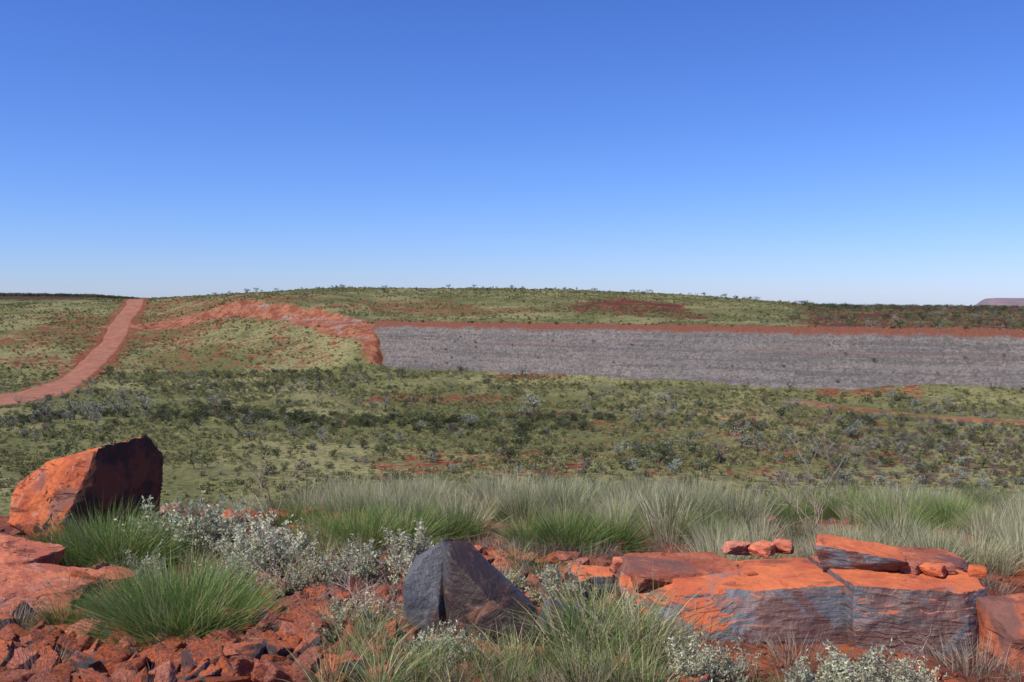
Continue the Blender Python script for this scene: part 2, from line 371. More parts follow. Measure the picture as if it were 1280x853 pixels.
# distant mesa
gx=np.linspace(1600,4200,180); gy=np.linspace(3500,4700,40); GX,GY=np.meshgrid(gx,gy); GX=GX.ravel();GY=GY.ravel()
edge=sstep(1650,1760,GX-(GY-3600)*.45+20*fbm2(GX,GY,120,3,91))*sstep(3560,3700,GY+20*fbm2(GX,GY,90,3,92))
gz=-45+edge*(53+1.5*fbm2(GX,GY,200,2,93))
mk('distant_mesa_hill',np.stack([GX,GY,gz],1),gridF(40,180),MESA,True)

# ------------------------------------------------------------------ scatter by geometry nodes
def collection(name): return bpy.data.collections.new(name)
def scatter(name,loc,rot,scl,coll,nvar):
    n=len(loc)
    ob=mk(name,loc,[],None,attrs={'rot':('FLOAT_VECTOR',rot),'scl':('FLOAT',scl),'idx':('INT',rng.integers(0,nvar,n))})
    ng=bpy.data.node_groups.new(name+'_gn','GeometryNodeTree')
    ng.interface.new_socket('Geometry',in_out='INPUT',socket_type='NodeSocketGeometry'); ng.interface.new_socket('Geometry',in_out='OUTPUT',socket_type='NodeSocketGeometry')
    N=ng.nodes.new; gi=N('NodeGroupInput'); go=N('NodeGroupOutput'); ip=N('GeometryNodeInstanceOnPoints'); ci=N('GeometryNodeCollectionInfo')
    ci.inputs['Collection'].default_value=coll; ci.inputs['Separate Children'].default_value=True
    def na(nm,ty):
        q=N('GeometryNodeInputNamedAttribute'); q.data_type=ty; q.inputs['Name'].default_value=nm; return [o for o in q.outputs if o.enabled][0]
    er=N('FunctionNodeEulerToRotation'); L=ng.links.new
    L(gi.outputs[0],ip.inputs['Points']); L(ci.outputs[0],ip.inputs['Instance']); ip.inputs['Pick Instance'].default_value=True
    L(na('idx','INT'),ip.inputs['Instance Index']); L(na('rot','FLOAT_VECTOR'),er.inputs[0]); L(er.outputs[0],ip.inputs['Rotation']); L(na('scl','FLOAT'),ip.inputs['Scale'])
    L(ip.outputs[0],go.inputs[0])
    md=ob.modifiers.new('scatter','NODES'); md.node_group=ng
    return ob
def yaw(n,tilt=.12): return np.stack([rng.normal(0,tilt,n),rng.normal(0,tilt,n),rng.uniform(0,6.28,n)],1)

def tuft(coll,name,n,h,rad0,spread,width,droop,mat,seed,hemi=False):
    g=np.random.default_rng(seed)
    th=g.uniform(0,2*np.pi,n); rr=rad0*np.sqrt(g.uniform(0,1,n))
    bx=rr*np.cos(th); by=rr*np.sin(th)
    if hemi: el=np.arcsin(g.uniform(.15,1,n)**.75)
    else: el=np.pi/2-np.abs(g.normal(0,spread,n))
    th2=th+g.normal(0,.5,n)
    L=h*g.uniform(.6,1.1,n)
    d=np.stack([np.cos(el)*np.cos(th2),np.cos(el)*np.sin(th2),np.sin(el)],1)
    side=np.cross(d,g.normal(0,1,(n,3))); side/=np.linalg.norm(side,axis=1)[:,None]
    K=5; tt=np.linspace(0,1,K); w=width*np.array([.9,1,.8,.5,.06])
    V=np.zeros((n,K,2,3)); jit=g.uniform(.3,1.5,n)
    for k in range(K):
        c=np.stack([bx,by,0*bx],1)+d*(L*tt[k])[:,None]; c=c+np.stack([np.cos(th2),np.sin(th2),0*th2-.8],1)*(droop*L*tt[k]**2*jit)[:,None]
        V[:,k,0]=c-side*w[k]; V[:,k,1]=c+side*w[k]
    base=(np.arange(n)*K*2)[:,None,None]; q=np.arange(K-1)[None,:,None]*2
    F=(base+q+np.array([0,1,3,2])[None,None]).reshape(-1,4)
    rnd_=np.repeat(g.uniform(0,1,n),K*2); tcol=np.tile(np.repeat(tt,2),n)
    at=np.stack([tcol,rnd_,0*rnd_,0*rnd_+1],1)
    return mk(name,V.reshape(-1,3),F,mat,True,coll=coll,attrs={'blade':('FLOAT_COLOR',at)})
def quads(C,D,W,Ln,g):
    n=len(C); s=np.cross(D,g.normal(0,1,(n,3))); s/=np.linalg.norm(s,axis=1)[:,None]+1e-9
    V=np.stack([C,C+D*(Ln*.5)[:,None]+s*(W*.5)[:,None],C+D*Ln[:,None],C+D*(Ln*.5)[:,None]-s*(W*.5)[:,None]],1)
    return V.reshape(-1,3),np.arange(n*4).reshape(-1,4)
def tube(P,r,ns=5):
    P=np.array(P); n=len(P); V=[];F=[]
    T=np.gradient(P,axis=0)
    for i in range(n):
        t=T[i]/(np.linalg.norm(T[i])+1e-9); a=np.cross(t,[.3,.9,.2]); a/=np.linalg.norm(a); b=np.cross(t,a)
        for k in range(ns): V.append(P[i]+r[i]*(a*math.cos(6.283*k/ns)+b*math.sin(6.283*k/ns)))
    for i in range(n-1):
        for k in range(ns): F.append([i*ns+k,i*ns+(k+1)%ns,(i+1)*ns+(k+1)%ns,(i+1)*ns+k])
    return np.array(V),np.array(F)
def assemble(coll,name,parts,mats):
    Vs=[];Fs=[];mi=[];at=[];o=0
    for V,F,k,rv in parts:
        Vs.append(V);Fs.append(F+o);o+=len(V);mi+= [k]*len(F); at.append(np.stack([np.ones(len(V))*.5,rv,rv*0,rv*0+1],1))
    ob=mk(name,np.concatenate(Vs),np.concatenate(Fs),mats,False,coll=coll,attrs={'blade':('FLOAT_COLOR',np.concatenate(at))})
    ob.data.polygons.foreach_set('material_index',np.array(mi,np.int32)); return ob
def bush(coll,name,n,w,h,leaf,mat,seed,clumps=7,trunk=True,base=.1,stem=.03):
    g=np.random.default_rng(seed); parts=[]
    cc=[];cr=[]
    for i in range(clumps):
        a=g.uniform(0,6.28); r=w*.5*math.sqrt(g.uniform(0,1))*.85; zz=h*(base+(1-base)*g.uniform(.15,.85))
        cc.append([r*math.cos(a),r*math.sin(a),zz]); cr.append(w*g.uniform(.14,.28))
        if trunk:
            e=np.array(cc[-1]); mid=e*[.35,.35,.5]+g.normal(0,.04*w,3)
            V,F=tube([[0,0,-.1*h],mid,e],[stem*w,stem*.6*w,stem*.2*w],4); parts.append((V,F,1,np.zeros(len(V))))
    cc=np.array(cc);cr=np.array(cr); k=g.integers(0,clumps,n)
    d=g.normal(0,1,(n,3)); d/=np.linalg.norm(d,axis=1)[:,None]
    C=cc[k]+d*(cr[k]*g.uniform(.2,1.05,n)**.6)[:,None]*[1,1,.8]; C[:,2]=np.maximum(C[:,2],.02*h)
    dd=d+g.normal(0,.5,(n,3)); dd/=np.linalg.norm(dd,axis=1)[:,None]
    V,F=quads(C,dd,leaf*g.uniform(.5,.9,n),leaf*g.uniform(.8,1.6,n),g)
    tone=np.repeat(np.clip(g.uniform(0,1,clumps)[k]*.6+g.uniform(0,.5,n),0,1),4)
    parts.append((V,F,0,tone)); return assemble(coll,name,parts,[mat,BARK])

# ------------------------------------------------------------------ far vegetation
def samp(n,t0,t1,y0,y1):
    yy=np.sqrt(rng.uniform(y0*y0,y1*y1,n)); t=rng.uniform(t0,t1,n); return t*yy,yy
def clear(x,y,road=6.5):
    z,cut,c2,a,s=Hn(x,y); d=np.minimum(polydist(x,y,ROADS),polydist(x,y,SPURS))-3.5*(1-sstep(255,345,y))
    onemb=(a-.85*np.maximum(s,0)>-10)&(s>-15)&(s<31-6*sstep(150,240,a))
    return (d>road)&(~cut)&(~onemb)&(polydist(x,y,TRACK)>4.),z
def place(name,x,y,keep,smin,smax,coll,nv,sink=.03,powr=1.6,road=6.5):
    ok,z=clear(x,y,road); ok&=keep; x,y,z=x[ok],y[ok],z[ok]; n=len(x)
    s=smin+(smax-smin)*rng.uniform(0,1,n)**powr
    print(name,n); return scatter(name,np.stack([x,y,z-sink],1),yaw(n,.06),s,coll,nv)

hum=collection('spinifex_hummock_variants')
for i in range(5): bush(hum,'hummock_%d'%i,110,1.0,.5,.17,L_SPIN,100+i,5,False,0)
x,y=samp(60000,-.66,.66,85,345); dens=fbm2(x,y,14,4,201)
place('spinifex_hummocks',x,y,rng.uniform(0,1,len(x))<.40+1.4*dens,.45,1.3,hum,5)
x,y=samp(70000,-.66,.66,330,760); dens=fbm2(x,y,22,4,202)
place('spinifex_hummocks',x,y,rng.uniform(0,1,len(x))<.40+1.4*dens,.5,1.4,hum,5,road=7)

shr=collection('shrub_variants')
for i in range(3): bush(shr,'shrub_a%d'%i,260,1.0,.8,.10,L_OLIVE,120+i,7)
for i in range(2): bush(shr,'shrub_b%d'%i,220,1.0,.8,.10,L_GREY,130+i,7)
bush(shr,'shrub_c0',220,1.0,.7,.10,L_BROWN,140,7)
for i in range(2): bush(shr,'shrub_d%d'%i,260,1.1,.8,.10,L_DARK,150+i,7)
x,y=samp(8000,-.66,.66,85,320); dens=fbm2(x,y,25,4,203)
place('valley_shrubs',x,y,rng.uniform(0,1,len(x))<.14+1.4*dens,.7,2.4,shr,8,powr=2.4)
brc=collection('brown_shrub_variants')
for i in range(3): bush(brc,'bshrub_%d'%i,220,1.0,.7,.10,L_BROWN if i<2 else L_GREY,170+i,7)
x,y=samp(5000,.0,.66,90,230); dens=fbm2(x,y,30,4,213)
place('brown_shrubs',x,y,rng.uniform(0,1,len(x))<.16+1.3*dens,.6,1.7,brc,3,powr=1.6)
x,y=samp(9000,-.66,.66,330,800); dens=fbm2(x,y,30,4,204)
place('hillside_shrubs',x,y,rng.uniform(0,1,len(x))<.12+.9*dens,.6,1.7,shr,8,powr=2)

def tree(coll,name,mat,seed,h=1.0,n=420,crown=.75,leaf=.05,nl=6,thin=.03):
    g=np.random.default_rng(seed); parts=[]; cc=[];cr=[]
    lean=g.normal(0,.06,2); fork=h*g.uniform(.2,.35)
    V,F=tube([[0,0,-.05],[lean[0]*.4,lean[1]*.4,fork*.6],[lean[0],lean[1],fork]],[thin,thin*.8,thin*.65],6); parts.append((V,F,1,np.zeros(len(V))))
    for i in range(nl):
        a=6.28*i/nl+g.uniform(-.5,.5); r=crown*.5*g.uniform(.35,.95); zz=h*g.uniform(.5,.92)-r*.25
        e=np.array([r*math.cos(a),r*math.sin(a),zz]); s0=np.array([lean[0],lean[1],fork]); mid=s0*.5+e*.5+g.normal(0,.04,3)
        V,F=tube([s0,mid,e],[thin*.6,thin*.4,thin*.12],5); parts.append((V,F,1,np.zeros(len(V))))
        for q in range(3):
            cc.append(e+g.normal(0,.07,3)); cr.append(g.uniform(.07,.15)*crown/.75)
    cc=np.array(cc);cr=np.array(cr);k=g.integers(0,len(cc),n); d=g.normal(0,1,(n,3)); d/=np.linalg.norm(d,axis=1)[:,None]
    C=cc[k]+d*(cr[k]*g.uniform(.1,1.1,n)**.6)[:,None]*[1.1,1.1,.8]
    dd=d+g.normal(0,.6,(n,3))-[0,0,.3]; dd/=np.linalg.norm(dd,axis=1)[:,None]
    V,F=quads(C,dd,leaf*g.uniform(.5,.9,n),leaf*g.uniform(.8,1.7,n),g)
    parts.append((V,F,0,np.repeat(np.clip(g.uniform(0,1,len(cc))[k]*.6+g.uniform(0,.5,n),0,1),4)))
    return assemble(coll,name,parts,[mat,BARK])
tre=collection('tree_variants')
tree(tre,'tree_0',L_DARK,300); tree(tre,'tree_1',L_DARK,301,n=500,crown=.9); tree(tre,'tree_2',L_OLIVE,302,crown=.7); tree(tre,'tree_3',L_OLIVE,303,n=300,crown=.8)
tree(tre,'tree_4',L_GREY,304,n=260,crown=.8,nl=8); tree(tre,'tree_5',L_DARK,305,n=600,crown=1.1,nl=8)
gtr=collection('grey_tree_variants')
for i in range(3): tree(gtr,'gtree_%d'%i,L_GREY,320+i,n=260,crown=1.1,nl=9,thin=.035)
dk=collection('dark_shrub_variants')
for i in range(4): bush(dk,'dshrub_%d'%i,420,1.3,.75,.085,L_DARK if i<3 else L_OLIVE,160+i,9)
# creek line shrubs
CR=catmull([(-150,205),(-95,228),(-55,226),(-20,214),(10,215),(40,222),(75,200),(120,180)],6)
xs=[];ys=[]
for i in range(800):
    p=CR[rng.integers(0,len(CR))]; xs.append(p[0]+rng.normal(0,8)); ys.append(p[1]+rng.normal(0,6))
x=np.array(xs);y=np.array(ys); keep=rng.uniform(0,1,len(x))<np.where(x<5,.45,.2)+.7*fbm2(x,y,16,3,206)
place('creek_shrubs',x,y,keep,1.0,2.6,shr,8,powr=2)
x2=x+rng.normal(0,3,len(x)); y2=y+rng.normal(0,2,len(x))
place('creek_thicket_shrubs',x2,y2,((x2<-8)&(x2>-82)&(rng.uniform(0,1,len(x))<.85))|((x2>0)&(x2<22)&(rng.uniform(0,1,len(x))<.45))|(rng.uniform(0,1,len(x))<.08),1.0,2.5,dk,4,powr=2)
x,y=samp(260,-.6,.6,140,320); place('valley_trees',x,y,rng.uniform(0,1,len(x))<.5+.8*fbm2(x,y,40,3,207),1.8,4.6,tre,6)
x,y=samp(130,-.6,.6,160,320); place('grey_trees',x,y,x<999,1.8,4.2,gtr,3)
p=np.array([(-99,224),(-94,221),(-90,226),(-103,218),(-86,232),(-70,236),(5,238)]); place('grey_trees',p[:,0],p[:,1],p[:,0]<999,4.5,6.0,gtr,3)
xb=rng.uniform(-140,-38,110); yb=331+rng.normal(0,5,110)-.05*(xb+90); place('hill_foot_trees',xb,yb,xb<999,1.2,3.4,tre,6)
x,y=samp(160,-.3,.25,560,760); place('hilltop_trees',x,y,x<9999,1.4,3.8,tre,6)
x,y=samp(11000,.265,.70,262,1500); k=rng.uniform(0,1,len(x))<sstep(.27,.31,x/y)*(.25+.9*fbm2(x,y,45,3,208))
place('plateau_trees',x,y,k,1.8,5.2,tre,6)
x,y=samp(1600,.0,.36,600,900); k=rng.uniform(0,1,len(x))<.06+.25*sstep(.2,.3,x/y)+.3*fbm2(x,y,45,3,209)
place('ridge_shrubs',x,y,k,1.0,2.8,dk,4)
x,y=samp(2500,-.66,-.33,2200,3000); place('distant_treeline',x,y,x<9999,5,9,dk,4)
n=45; a_=rng.uniform(25,260,n); s_=rng.uniform(6,25,n); xx=E0[0]+ED[0]*a_+EN[0]*s_; yy=E0[1]+ED[1]*a_+EN[1]*s_
scatter('embankment_shrubs',np.stack([xx,yy,emb_profile(s_)],1),yaw(n),rng.uniform(.5,1.3,n),shr,8)
n=70; a_=rng.uniform(5,300,n); xx=E0[0]+ED[0]*a_-EN[0]*1.0; yy=E0[1]+ED[1]*a_-EN[1]*1.0
scatter('embankment_crest_shrubs',np.stack([xx,yy,0*xx+ZT+.5],1),yaw(n),rng.uniform(.5,1.3,n),dk,4)

# ------------------------------------------------------------------ rocks
_ico={}
def ico(sub):
    if sub not in _ico:
        bm=bmesh.new(); bmesh.ops.create_icosphere(bm,subdivisions=sub,radius=1)
        V=np.array([v.co[:] for v in bm.verts]); F=np.array([[v.index for v in f.verts] for f in bm.faces]); bm.free(); _ico[sub]=(V/np.linalg.norm(V,axis=1)[:,None],F)
    return _ico[sub]
def hull_rock(points,sub=5,seed=0,rough=.03,chips=5,fine=.006):
    P=np.array(points,float); bm=bmesh.new()
    for p in P: bm.verts.new(p)
    bmesh.ops.convex_hull(bm,input=bm.verts[:]); bm.normal_update()
    c=P.mean(0); pl=[]
    for f in bm.faces:
        n=np.array(f.normal[:]); h=float(np.dot(n,np.array(f.verts[0].co[:])-c))
        if h<0: n=-n;h=-h
        pl.append((n,h))
    bm.free(); g=np.random.default_rng(seed); ext=np.ptp(P,axis=0)
    for i in range(chips):
        n=g.normal(0,1,3); n/=np.linalg.norm(n); pr=((P-c)@n).max(); pl.append((n,pr*g.uniform(.80,.93)))
    D,F=ico(sub); D=D*ext; D=D/np.linalg.norm(D,axis=1)[:,None]
    r=np.full(len(D),1e9); size=ext.mean()
    for i,(n,h) in enumerate(pl):
        dn=D@n; q=np.where(dn>1e-3,h/np.maximum(dn,1e-3),1e9); r=np.minimum(r,q)
    V=c+D*r[:,None]
    u=V/size
    st=fbm(u*np.array([2.2,2.2,5])+seed,3,seed); st=np.round(st*5)/5*.6+st*.4
    disp=rough*size*st+rough*.5*size*fbm(u*7+seed,3,seed+5)+fine*size*fbm(u*30,3,seed+9)
    return V+D*disp[:,None],F
def rock_obj(name,parts,mats,angle=28):
    Vs=[];Fs=[];mi=[];o=0
    for (V,F),k in parts: Vs.append(V);Fs.append(F+o);o+=len(V);mi+=[k]*len(F)
    V=np.concatenate(Vs); c=V.mean(0)
    ob=mk(name,V-c,np.concatenate(Fs),mats,True); ob.location=c.tolist()
    ob.data.polygons.foreach_set('material_index',np.array(mi,np.int32)); ob.data.set_sharp_from_angle(angle=math.radians(angle)); return ob
bo=rock_obj('orange_boulder',[(hull_rock([(-3.54,7.0,-.05),(-3.58,7.15,.28),(-3.30,7.0,.46),(-2.88,6.9,.58),(-2.97,6.68,.10),(-2.68,7.3,.61),(-2.60,7.42,.43),(-2.64,7.4,-.05),(-3.25,7.7,.40),(-3.35,7.7,-.05),(-3.46,6.78,.06),(-3.0,6.7,-.1),(-3.50,6.9,.24)],6,3,.03,3),0)],[R_OR,R_SV])
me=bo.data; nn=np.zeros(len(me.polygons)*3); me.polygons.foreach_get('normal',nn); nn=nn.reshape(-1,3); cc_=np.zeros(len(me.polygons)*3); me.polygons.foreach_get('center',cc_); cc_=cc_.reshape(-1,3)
me.polygons.foreach_set('material_index',((nn@np.array([.86,-.5,0.])+.25*fbm(cc_*6,3,7))>.42).astype(np.int32))  # right-facing faces take the darker material, painting in their shade
def box(cx,cy,cz,hx,hy,hz,yw=0,tx=0,ty=0,j=.12,seed=0):
    g=np.random.default_rng(seed); out=[]
    for a in (-1,1):
        for b in (-1,1):
            for c in (-1,1):
                p=np.array([a*hx,b*hy,c*hz])*(1+g.uniform(-j,j,3))
                cy_,sy_=math.cos(yw),math.sin(yw); p=np.array([p[0],p[1]*math.cos(tx)-p[2]*math.sin(tx),p[1]*math.sin(tx)+p[2]*math.cos(tx)])
                p=np.array([p[0]*math.cos(ty)+p[2]*math.sin(ty),p[1],-p[0]*math.sin(ty)+p[2]*math.cos(ty)])
                p=np.array([p[0]*cy_-p[1]*sy_,p[0]*sy_+p[1]*cy_,p[2]]); out.append((cx+p[0],cy+p[1],cz+p[2]))
    return out
L=[]
L.append((hull_rock([(.58,5.3,.19),(.55,5.02,.19),(.66,4.86,.14),(1.55,5.4,.22),(1.60,4.70,.24),(1.02,4.78,.195),(1.3,4.70,.22),(.62,4.66,-.25),(1.58,4.52,-.25),(1.0,4.56,-.25),(1.62,5.4,-.2),(.52,5.3,-.2),(1.25,4.58,-.05),(.9,4.62,-.02)],7,11,.03,2,.005),0))
L.append((hull_rock([(1.58,5.25,.24),(1.60,4.62,.265),(1.85,4.54,.27),(2.18,4.48,.265),(2.34,5.15,.25),(1.58,4.46,-.25),(1.9,4.42,-.02),(2.22,4.36,-.25),(2.36,5.15,-.2),(1.5,5.25,-.2)],7,13,.03,2,.005),0))
L.append((hull_rock([(2.12,4.5,.25),(2.16,4.22,.14),(2.42,4.15,.18),(2.5,4.6,.24),(2.3,4.30,.25),(2.1,4.12,-.3),(2.45,4.05,-.3),(2.55,4.7,-.2),(2.1,4.6,-.2)],6,14,.04,4,.006),1))
L.append((hull_rock(box(.86,5.18,.185,.30,.22,.045,.15,.03,.02,.2,6),6,16,.05,4),1))
L.append((hull_rock(box(2.0,5.15,.23,.36,.2,.045,-.1,.0,.03,.2,8),5,18,.05,5),1))
rock_obj('rock_ledge',L,[R_VA,R_OR])
rock_obj('ledge_boulder',[(hull_rock(box(1.74,5.0,.30,.20,.12,.075,-.3,0,.1,.3,20),5,21,.05,6),0)],[R_VA])
g=np.random.default_rng(5)
for i,(a,b,c_,s_) in enumerate([(1.96,4.88,.28,.04),(2.06,4.82,.28,.035),(2.14,4.86,.28,.03),(1.36,5.35,.25,.05),(1.25,5.45,.23,.05),(2.26,4.8,.27,.04),(1.5,5.45,.24,.05),(1.2,4.95,.22,.02),(.60,5.25,.19,.05)]):
    rock_obj('loose_stone',[(hull_rock(box(a,b,c_,s_*1.4,s_,s_*.6,g.uniform(0,3),0,0,.3,60+i),4,70+i,.06,5),0)],[R_OR])
rock_obj('dark_rock',[
 (hull_rock([(-.54,4.95,-.05),(-.535,4.85,.22),(-.47,5.0,.34),(-.34,4.98,.405),(-.24,5.05,.36),(-.36,4.80,.10),(-.34,4.76,-.1),(-.2,5.1,-.1),(-.4,5.25,-.1),(-.52,4.8,-.1)],6,31,.02,1,.004),0),
 (hull_rock([(-.36,4.95,.395),(-.30,4.84,.34),(-.22,5.02,.37),(.08,4.86,.10),(.14,4.95,.05),(.13,4.72,-.1),(.02,4.70,-.1),(-.30,4.78,-.1),(-.33,4.82,.12),(.1,5.0,-.1),(-.3,5.05,-.1),(-.12,4.76,.16)],6,32,.02,1,.004),0),
 (hull_rock(box(-.02,4.70,.04,.14,.03,.07,-.1,-.3,.55,.2,33),5,33,.03,2),0)],[R_DK])
rock_obj('grey_rock',[(hull_rock(box(.28,4.8,.02,.12,.10,.10,.4,0,.3,.25,33),5,34,.05,5),0)],[R_DK])
rock_obj('grey_rock',[(hull_rock(box(.50,5.4,.03,.16,.12,.09,.2,0,.1,.25,35),5,36,.05,5),0)],[R_VA])
rock_obj('rock_slab',[(hull_rock(box(-2.72,5.45,.02,.30,.2,.06,.2,.1,.1,.2,41),5,42,.05,5),0),(hull_rock(box(-2.98,5.75,.08,.26,.18,.06,-.2,.1,.12,.2,43),5,44,.05,5),0),
 (hull_rock(box(-2.55,5.1,-.03,.24,.15,.05,.5,.1,.1,.2,45),5,46,.05,5),0),(hull_rock(box(-2.95,5.3,-.03,.24,.22,.09,.1,.0,.1,.2,47),5,48,.05,5),1),
 (hull_rock(box(-2.35,5.65,-.02,.18,.13,.06,.9,.1,.1,.2,49),5,50,.05,5),0)],[R_OR,R_VA])
rub=collection('rubble_variants')
for i in range(12):
    g=np.random.default_rng(400+i); V,F=hull_rock(box(0,0,0,g.uniform(.8,1.25),g.uniform(.6,1),g.uniform(.25,.7),0,0,0,.38,500+i),4,600+i,.05,8)
    o=mk('rubble_%02d'%i,V,F,R_OR if i not in (7,11) else R_VA,True,coll=rub); o.data.set_sharp_from_angle(angle=math.radians(30))
def rubble(n,x0,x1,y0,y1,s0,s1,zoff=.3,p=2.2):
    x=rng.uniform(x0,x1,n); y=rng.uniform(y0,y1,n); s=s0+(s1-s0)*rng.uniform(0,1,n)**p
    return np.stack([x,y,H(x,y)+s*zoff],1),s
ps=[rubble(480,-1.45,-.45,4.0,5.7,.018,.075,.4),rubble(300,-2.5,-1.3,3.9,4.9,.02,.08),rubble(420,-2.9,-1.0,6.9,8.6,.025,.09,.6),rubble(300,-.4,.75,5.2,6.6,.02,.07),
 rubble(200,-3.6,-2.3,5.0,6.8,.03,.11),rubble(900,-4.5,4.5,3.2,9.5,.012,.06),rubble(150,.6,2.6,5.3,6.3,.02,.08),rubble(45,-1.4,-.65,4.1,5.1,.05,.09,.6),rubble(1800,-3.2,3.0,3.4,7.5,.006,.02)]
loc=np.concatenate([p[0] for p in ps]); s=np.concatenate([p[1] for p in ps]); n=len(s)
scatter('rock_rubble',loc,np.stack([rng.normal(0,.45,n),rng.normal(0,.45,n),rng.uniform(0,6.28,n)],1),s,rub,12)

# ------------------------------------------------------------------ near plants
gr=collection('spinifex_clump_variants')
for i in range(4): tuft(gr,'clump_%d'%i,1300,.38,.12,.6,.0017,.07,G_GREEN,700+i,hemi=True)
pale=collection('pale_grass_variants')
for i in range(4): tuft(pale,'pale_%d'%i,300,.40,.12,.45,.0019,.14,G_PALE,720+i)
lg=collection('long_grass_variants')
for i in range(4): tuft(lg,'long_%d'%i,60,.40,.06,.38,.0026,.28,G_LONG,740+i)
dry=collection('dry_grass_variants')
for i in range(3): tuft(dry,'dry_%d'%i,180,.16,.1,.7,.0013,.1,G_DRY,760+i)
def put(name,pts,coll,nv,sink=.02):
    p=np.array(pts,float); z=H(p[:,0],p[:,1])-sink; n=len(p)
    return scatter(name,np.stack([p[:,0],p[:,1],z],1),yaw(n,.08),p[:,2],coll,nv)
P=[(-2.62,6.3,1.25),(-2.45,6.2,1.15),(-2.72,6.1,1.0),(-1.62,4.75,1.15),(-1.50,4.75,1.05),(-1.76,4.8,1.0),(-1.65,4.95,1.1),(-1.40,4.85,.75),(-1.65,4.6,.8),(-1.95,4.95,.8),(-2.15,4.8,.6),
 (-1.35,6.9,.75),(-1.05,6.9,1.0),(-.8,7.0,1.05),(-1.2,7.2,1.0),(-.5,7.3,.9),(.15,7.0,.8),(.4,6.9,.95),(.7,7,.85),(1.4,7.2,.8),(-2.9,6.6,.7)]
for i in range(45):
    y_=rng.uniform(7.4,10.5); P.append((rng.uniform(-.23,.5)*y_,y_,rng.uniform(.55,1.0)))
put('spinifex_clumps',P,gr,4)
P=[]
cand=[(rng.uniform(-.21,.62),rng.uniform(6.6,13)) for i in range(1000)]
cx=np.array([t*y for t,y in cand]); cy=np.array([y for t,y in cand]); cn=fbm2(cx,cy,1.3,3,231)
for (t_,y_),q in zip(cand,cn):
    if y_<7.4 and t_<.3: continue
    if rng.uniform()>.46+1.8*q: continue
    P.append((t_*y_,y_,(rng.uniform(.45,1.0)+.5*q)*(1.12 if t_<.12 else 1.10-.5*min(t_-.12,.4))))
for i in range(110):
    y_=rng.uniform(9,13); t_=rng.uniform(-.62,-.2); P.append((t_*y_,y_,rng.uniform(.4,.65)))
for i in range(60):
    y_=rng.uniform(5.9,7); t_=rng.uniform(.2,.6); P.append((t_*y_,y_,rng.uniform(.5,.85)))
put('pale_grass',P,pale,4)
P=[]
for i in range(80): P.append((rng.uniform(-.75,.62),rng.uniform(3.9,4.4),rng.uniform(.35,.75)))
for i in range(22): P.append((rng.uniform(.22,.62),rng.uniform(4.25,4.7),rng.uniform(.7,1.15)))
for i in range(10): P.append((rng.uniform(.7,1.3),rng.uniform(3.85,4.05),rng.uniform(.25,.4)))
for i in range(30): P.append((rng.uniform(-2.6,-.9),rng.uniform(5.2,6.6),rng.uniform(.4,.7)))
for i in range(20): P.append((rng.uniform(-.5,.6),rng.uniform(5.3,6.4),rng.uniform(.4,.7)))
for i in range(12): P.append((rng.uniform(-.85,-.5),rng.uniform(4.4,4.8),rng.uniform(.4,.8)))
put('long_grass',P,lg,4)
P=[(rng.uniform(-3.5,2.8),rng.uniform(3.9,7.5),rng.uniform(.5,1.3)) for i in range(260)]
put('dry_grass',P,dry,3)

def silver(coll,name,seed,h=.4,ns=16):
    g=np.random.default_rng(seed); parts=[]; C=[];D=[]
    for i in range(ns):
        a=g.uniform(0,6.28); el=g.uniform(.35,1.35); d=np.array([math.cos(a)*math.cos(el),math.sin(a)*math.cos(el),math.sin(el)]); Ls=h*g.uniform(.6,1.15)
        pts=[np.zeros(3)]; dd=d.copy()
        for k in range(6):
            dd=dd+g.normal(0,.14,3)+[0,0,.03]; dd/=np.linalg.norm(dd); pts.append(pts[-1]+dd*Ls/6)
        V,F=tube(pts,np.linspace(.004,.0012,7),4); parts.append((V,F,1,np.zeros(len(V))))
        subs=[pts[2:]]
        for q in range(5):
            k=g.integers(2,6); b=pts[k]; d2=dd+g.normal(0,.7,3); d2/=np.linalg.norm(d2); sp=[b+d2*Ls*.10*j for j in range(4)]
            V,F=tube(sp,np.linspace(.002,.0009,4),3); parts.append((V,F,1,np.zeros(len(V)))); subs.append(sp)
        for sp in subs:
            for j in range(len(sp)-1):
                for r in range(3):
                    t=g.uniform(); C.append(sp[j]*(1-t)+sp[j+1]*t); q=g.normal(0,1,3)+(sp[j+1]-sp[j])*10; D.append(q/np.linalg.norm(q))
            for r in range(3):
                C.append(sp[-1]); q=g.normal(0,1,3)+[0,0,.6]; D.append(q/np.linalg.norm(q))
    C=np.array(C);D=np.array(D);n=len(C)
    V,F=quads(C,D,g.uniform(.011,.019,n),g.uniform(.02,.042,n),g); parts.append((V,F,0,np.repeat(g.uniform(0,1,n),4)))
    return assemble(coll,name,parts,[L_SILV,TWIG])
sv=collection('silver_shrub_variants')
for i in range(4): silver(sv,'silver_%d'%i,800+i,.38,16)
P=[]
def cl(n,x0,x1,y0,y1,a,b):
    for i in range(n): P.append((rng.uniform(x0,x1),rng.uniform(y0,y1),rng.uniform(a,b)))
cl(17,-2.4,-1.35,5.5,6.7,.5,.85); cl(5,-2.35,-1.95,6.3,6.7,.8,1.0); cl(9,-1.2,-.5,5.7,6.4,.5,.85); cl(7,-.55,-.12,4.35,4.5,.3,.45); cl(5,-.05,.4,5.2,5.8,.4,.65)
cl(5,.65,1.0,4.05,4.2,.35,.5); cl(10,1.1,1.75,3.8,3.98,.35,.55); cl(5,-2.0,-1.2,5.2,5.7,.4,.6); cl(5,-.95,-.5,4.6,4.9,.4,.55); cl(4,.35,.6,4.5,4.8,.4,.6)
put('silver_leaf_shrubs',P,sv,4,0)

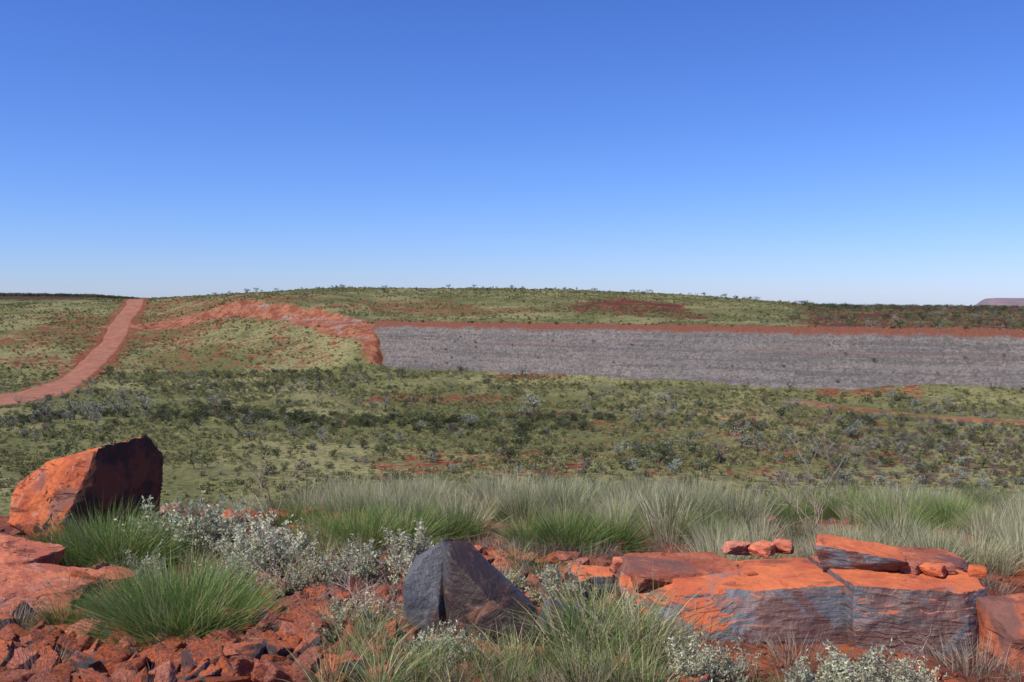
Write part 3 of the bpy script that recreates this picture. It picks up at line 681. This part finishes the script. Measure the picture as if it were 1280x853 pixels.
def dead(name,x,y,h,seed,ns=7,spread=.5):
    g=np.random.default_rng(seed); parts=[]
    def br(p,d,Ln,r,dep):
        pts=[p]
        for k in range(5):
            d=d+g.normal(0,.16,3); d/=np.linalg.norm(d); pts.append(pts[-1]+d*Ln/5)
        V,F=tube(pts,np.linspace(r,r*.4,6),4); parts.append((V,F,0,np.zeros(len(V))))
        if dep>0:
            for q in range(3):
                k=g.integers(2,6); d2=d+g.normal(0,.6,3); d2/=np.linalg.norm(d2); br(pts[k],d2,Ln*.55,r*.5,dep-1)
    for i in range(ns):
        d=np.array([g.normal(0,spread),g.normal(0,spread),1.]); d/=np.linalg.norm(d); br(np.zeros(3),d,h*g.uniform(.6,1),.005,2)
    ob=assemble(None,name,parts,[TWIG]); ob.location=(x,y,float(H(x,y)[0])); return ob
dead('dead_shrub',2.30,7.6,.58,900,4,.35); dead('dead_shrub',2.42,7.8,.5,901,4,.35)
dead('dead_shrub',-1.85,7.6,.55,902,4,.25); dead('dead_shrub',-.75,5.0,.22,903,8,.7); dead('dead_shrub',1.6,4.0,.22,904,8,.7); dead('dead_shrub',-1.3,5.6,.3,905,9,.7); dead('dead_shrub',-2.9,6.3,.3,906,9,.7); dead('dead_shrub',-.9,5.4,.28,907,9,.7)

# ------------------------------------------------------------------ light, sky, camera
az=math.radians(240); el=math.radians(52)
sd=Vector((math.sin(az)*math.cos(el),math.cos(az)*math.cos(el),math.sin(el)))
ld=bpy.data.lights.new('sun','SUN'); ld.energy=5.0; ld.angle=math.radians(.5); ld.color=(1,.955,.88)
lo=bpy.data.objects.new('sun',ld); scene.collection.objects.link(lo); lo.rotation_euler=(-sd).to_track_quat('-Z','Y').to_euler()
w=bpy.data.worlds.new('World'); scene.world=w; w.use_nodes=True; nt=w.node_tree; nt.nodes.clear()
o=nt.nodes.new('ShaderNodeOutputWorld'); b=nt.nodes.new('ShaderNodeBackground'); sk=nt.nodes.new('ShaderNodeTexSky')
sk.sky_type='NISHITA'; sk.sun_disc=False; sk.sun_elevation=el; sk.sun_rotation=az; sk.altitude=500; sk.air_density=1.0; sk.dust_density=.2; sk.ozone_density=3
S0=.11
sp=nt.nodes.new('ShaderNodeSeparateColor'); cb=nt.nodes.new('ShaderNodeCombineColor'); nt.links.new(sk.outputs[0],sp.inputs[0])
for i,(gain,gm) in enumerate([(.72,1.26),(.86,1.18),(1.42,1.08)]):
    p=nt.nodes.new('ShaderNodeMath'); p.operation='POWER'; nt.links.new(sp.outputs[i],p.inputs[0]); p.inputs[1].default_value=gm
    q=nt.nodes.new('ShaderNodeMath'); q.operation='MULTIPLY'; nt.links.new(p.outputs[0],q.inputs[0]); q.inputs[1].default_value=gain*S0**(gm-1); nt.links.new(q.outputs[0],cb.inputs[i])
b.inputs['Strength'].default_value=S0; nt.links.new(cb.outputs[0],b.inputs[0]); nt.links.new(b.outputs[0],o.inputs[0])
cd=bpy.data.cameras.new('camera'); cd.lens=35; cd.sensor_width=36; cd.clip_start=.05; cd.clip_end=20000
co=bpy.data.objects.new('camera',cd); scene.collection.objects.link(co); co.location=(0,0,1.6); co.rotation_euler=(math.radians(90-2.37),0,0)
scene.camera=co
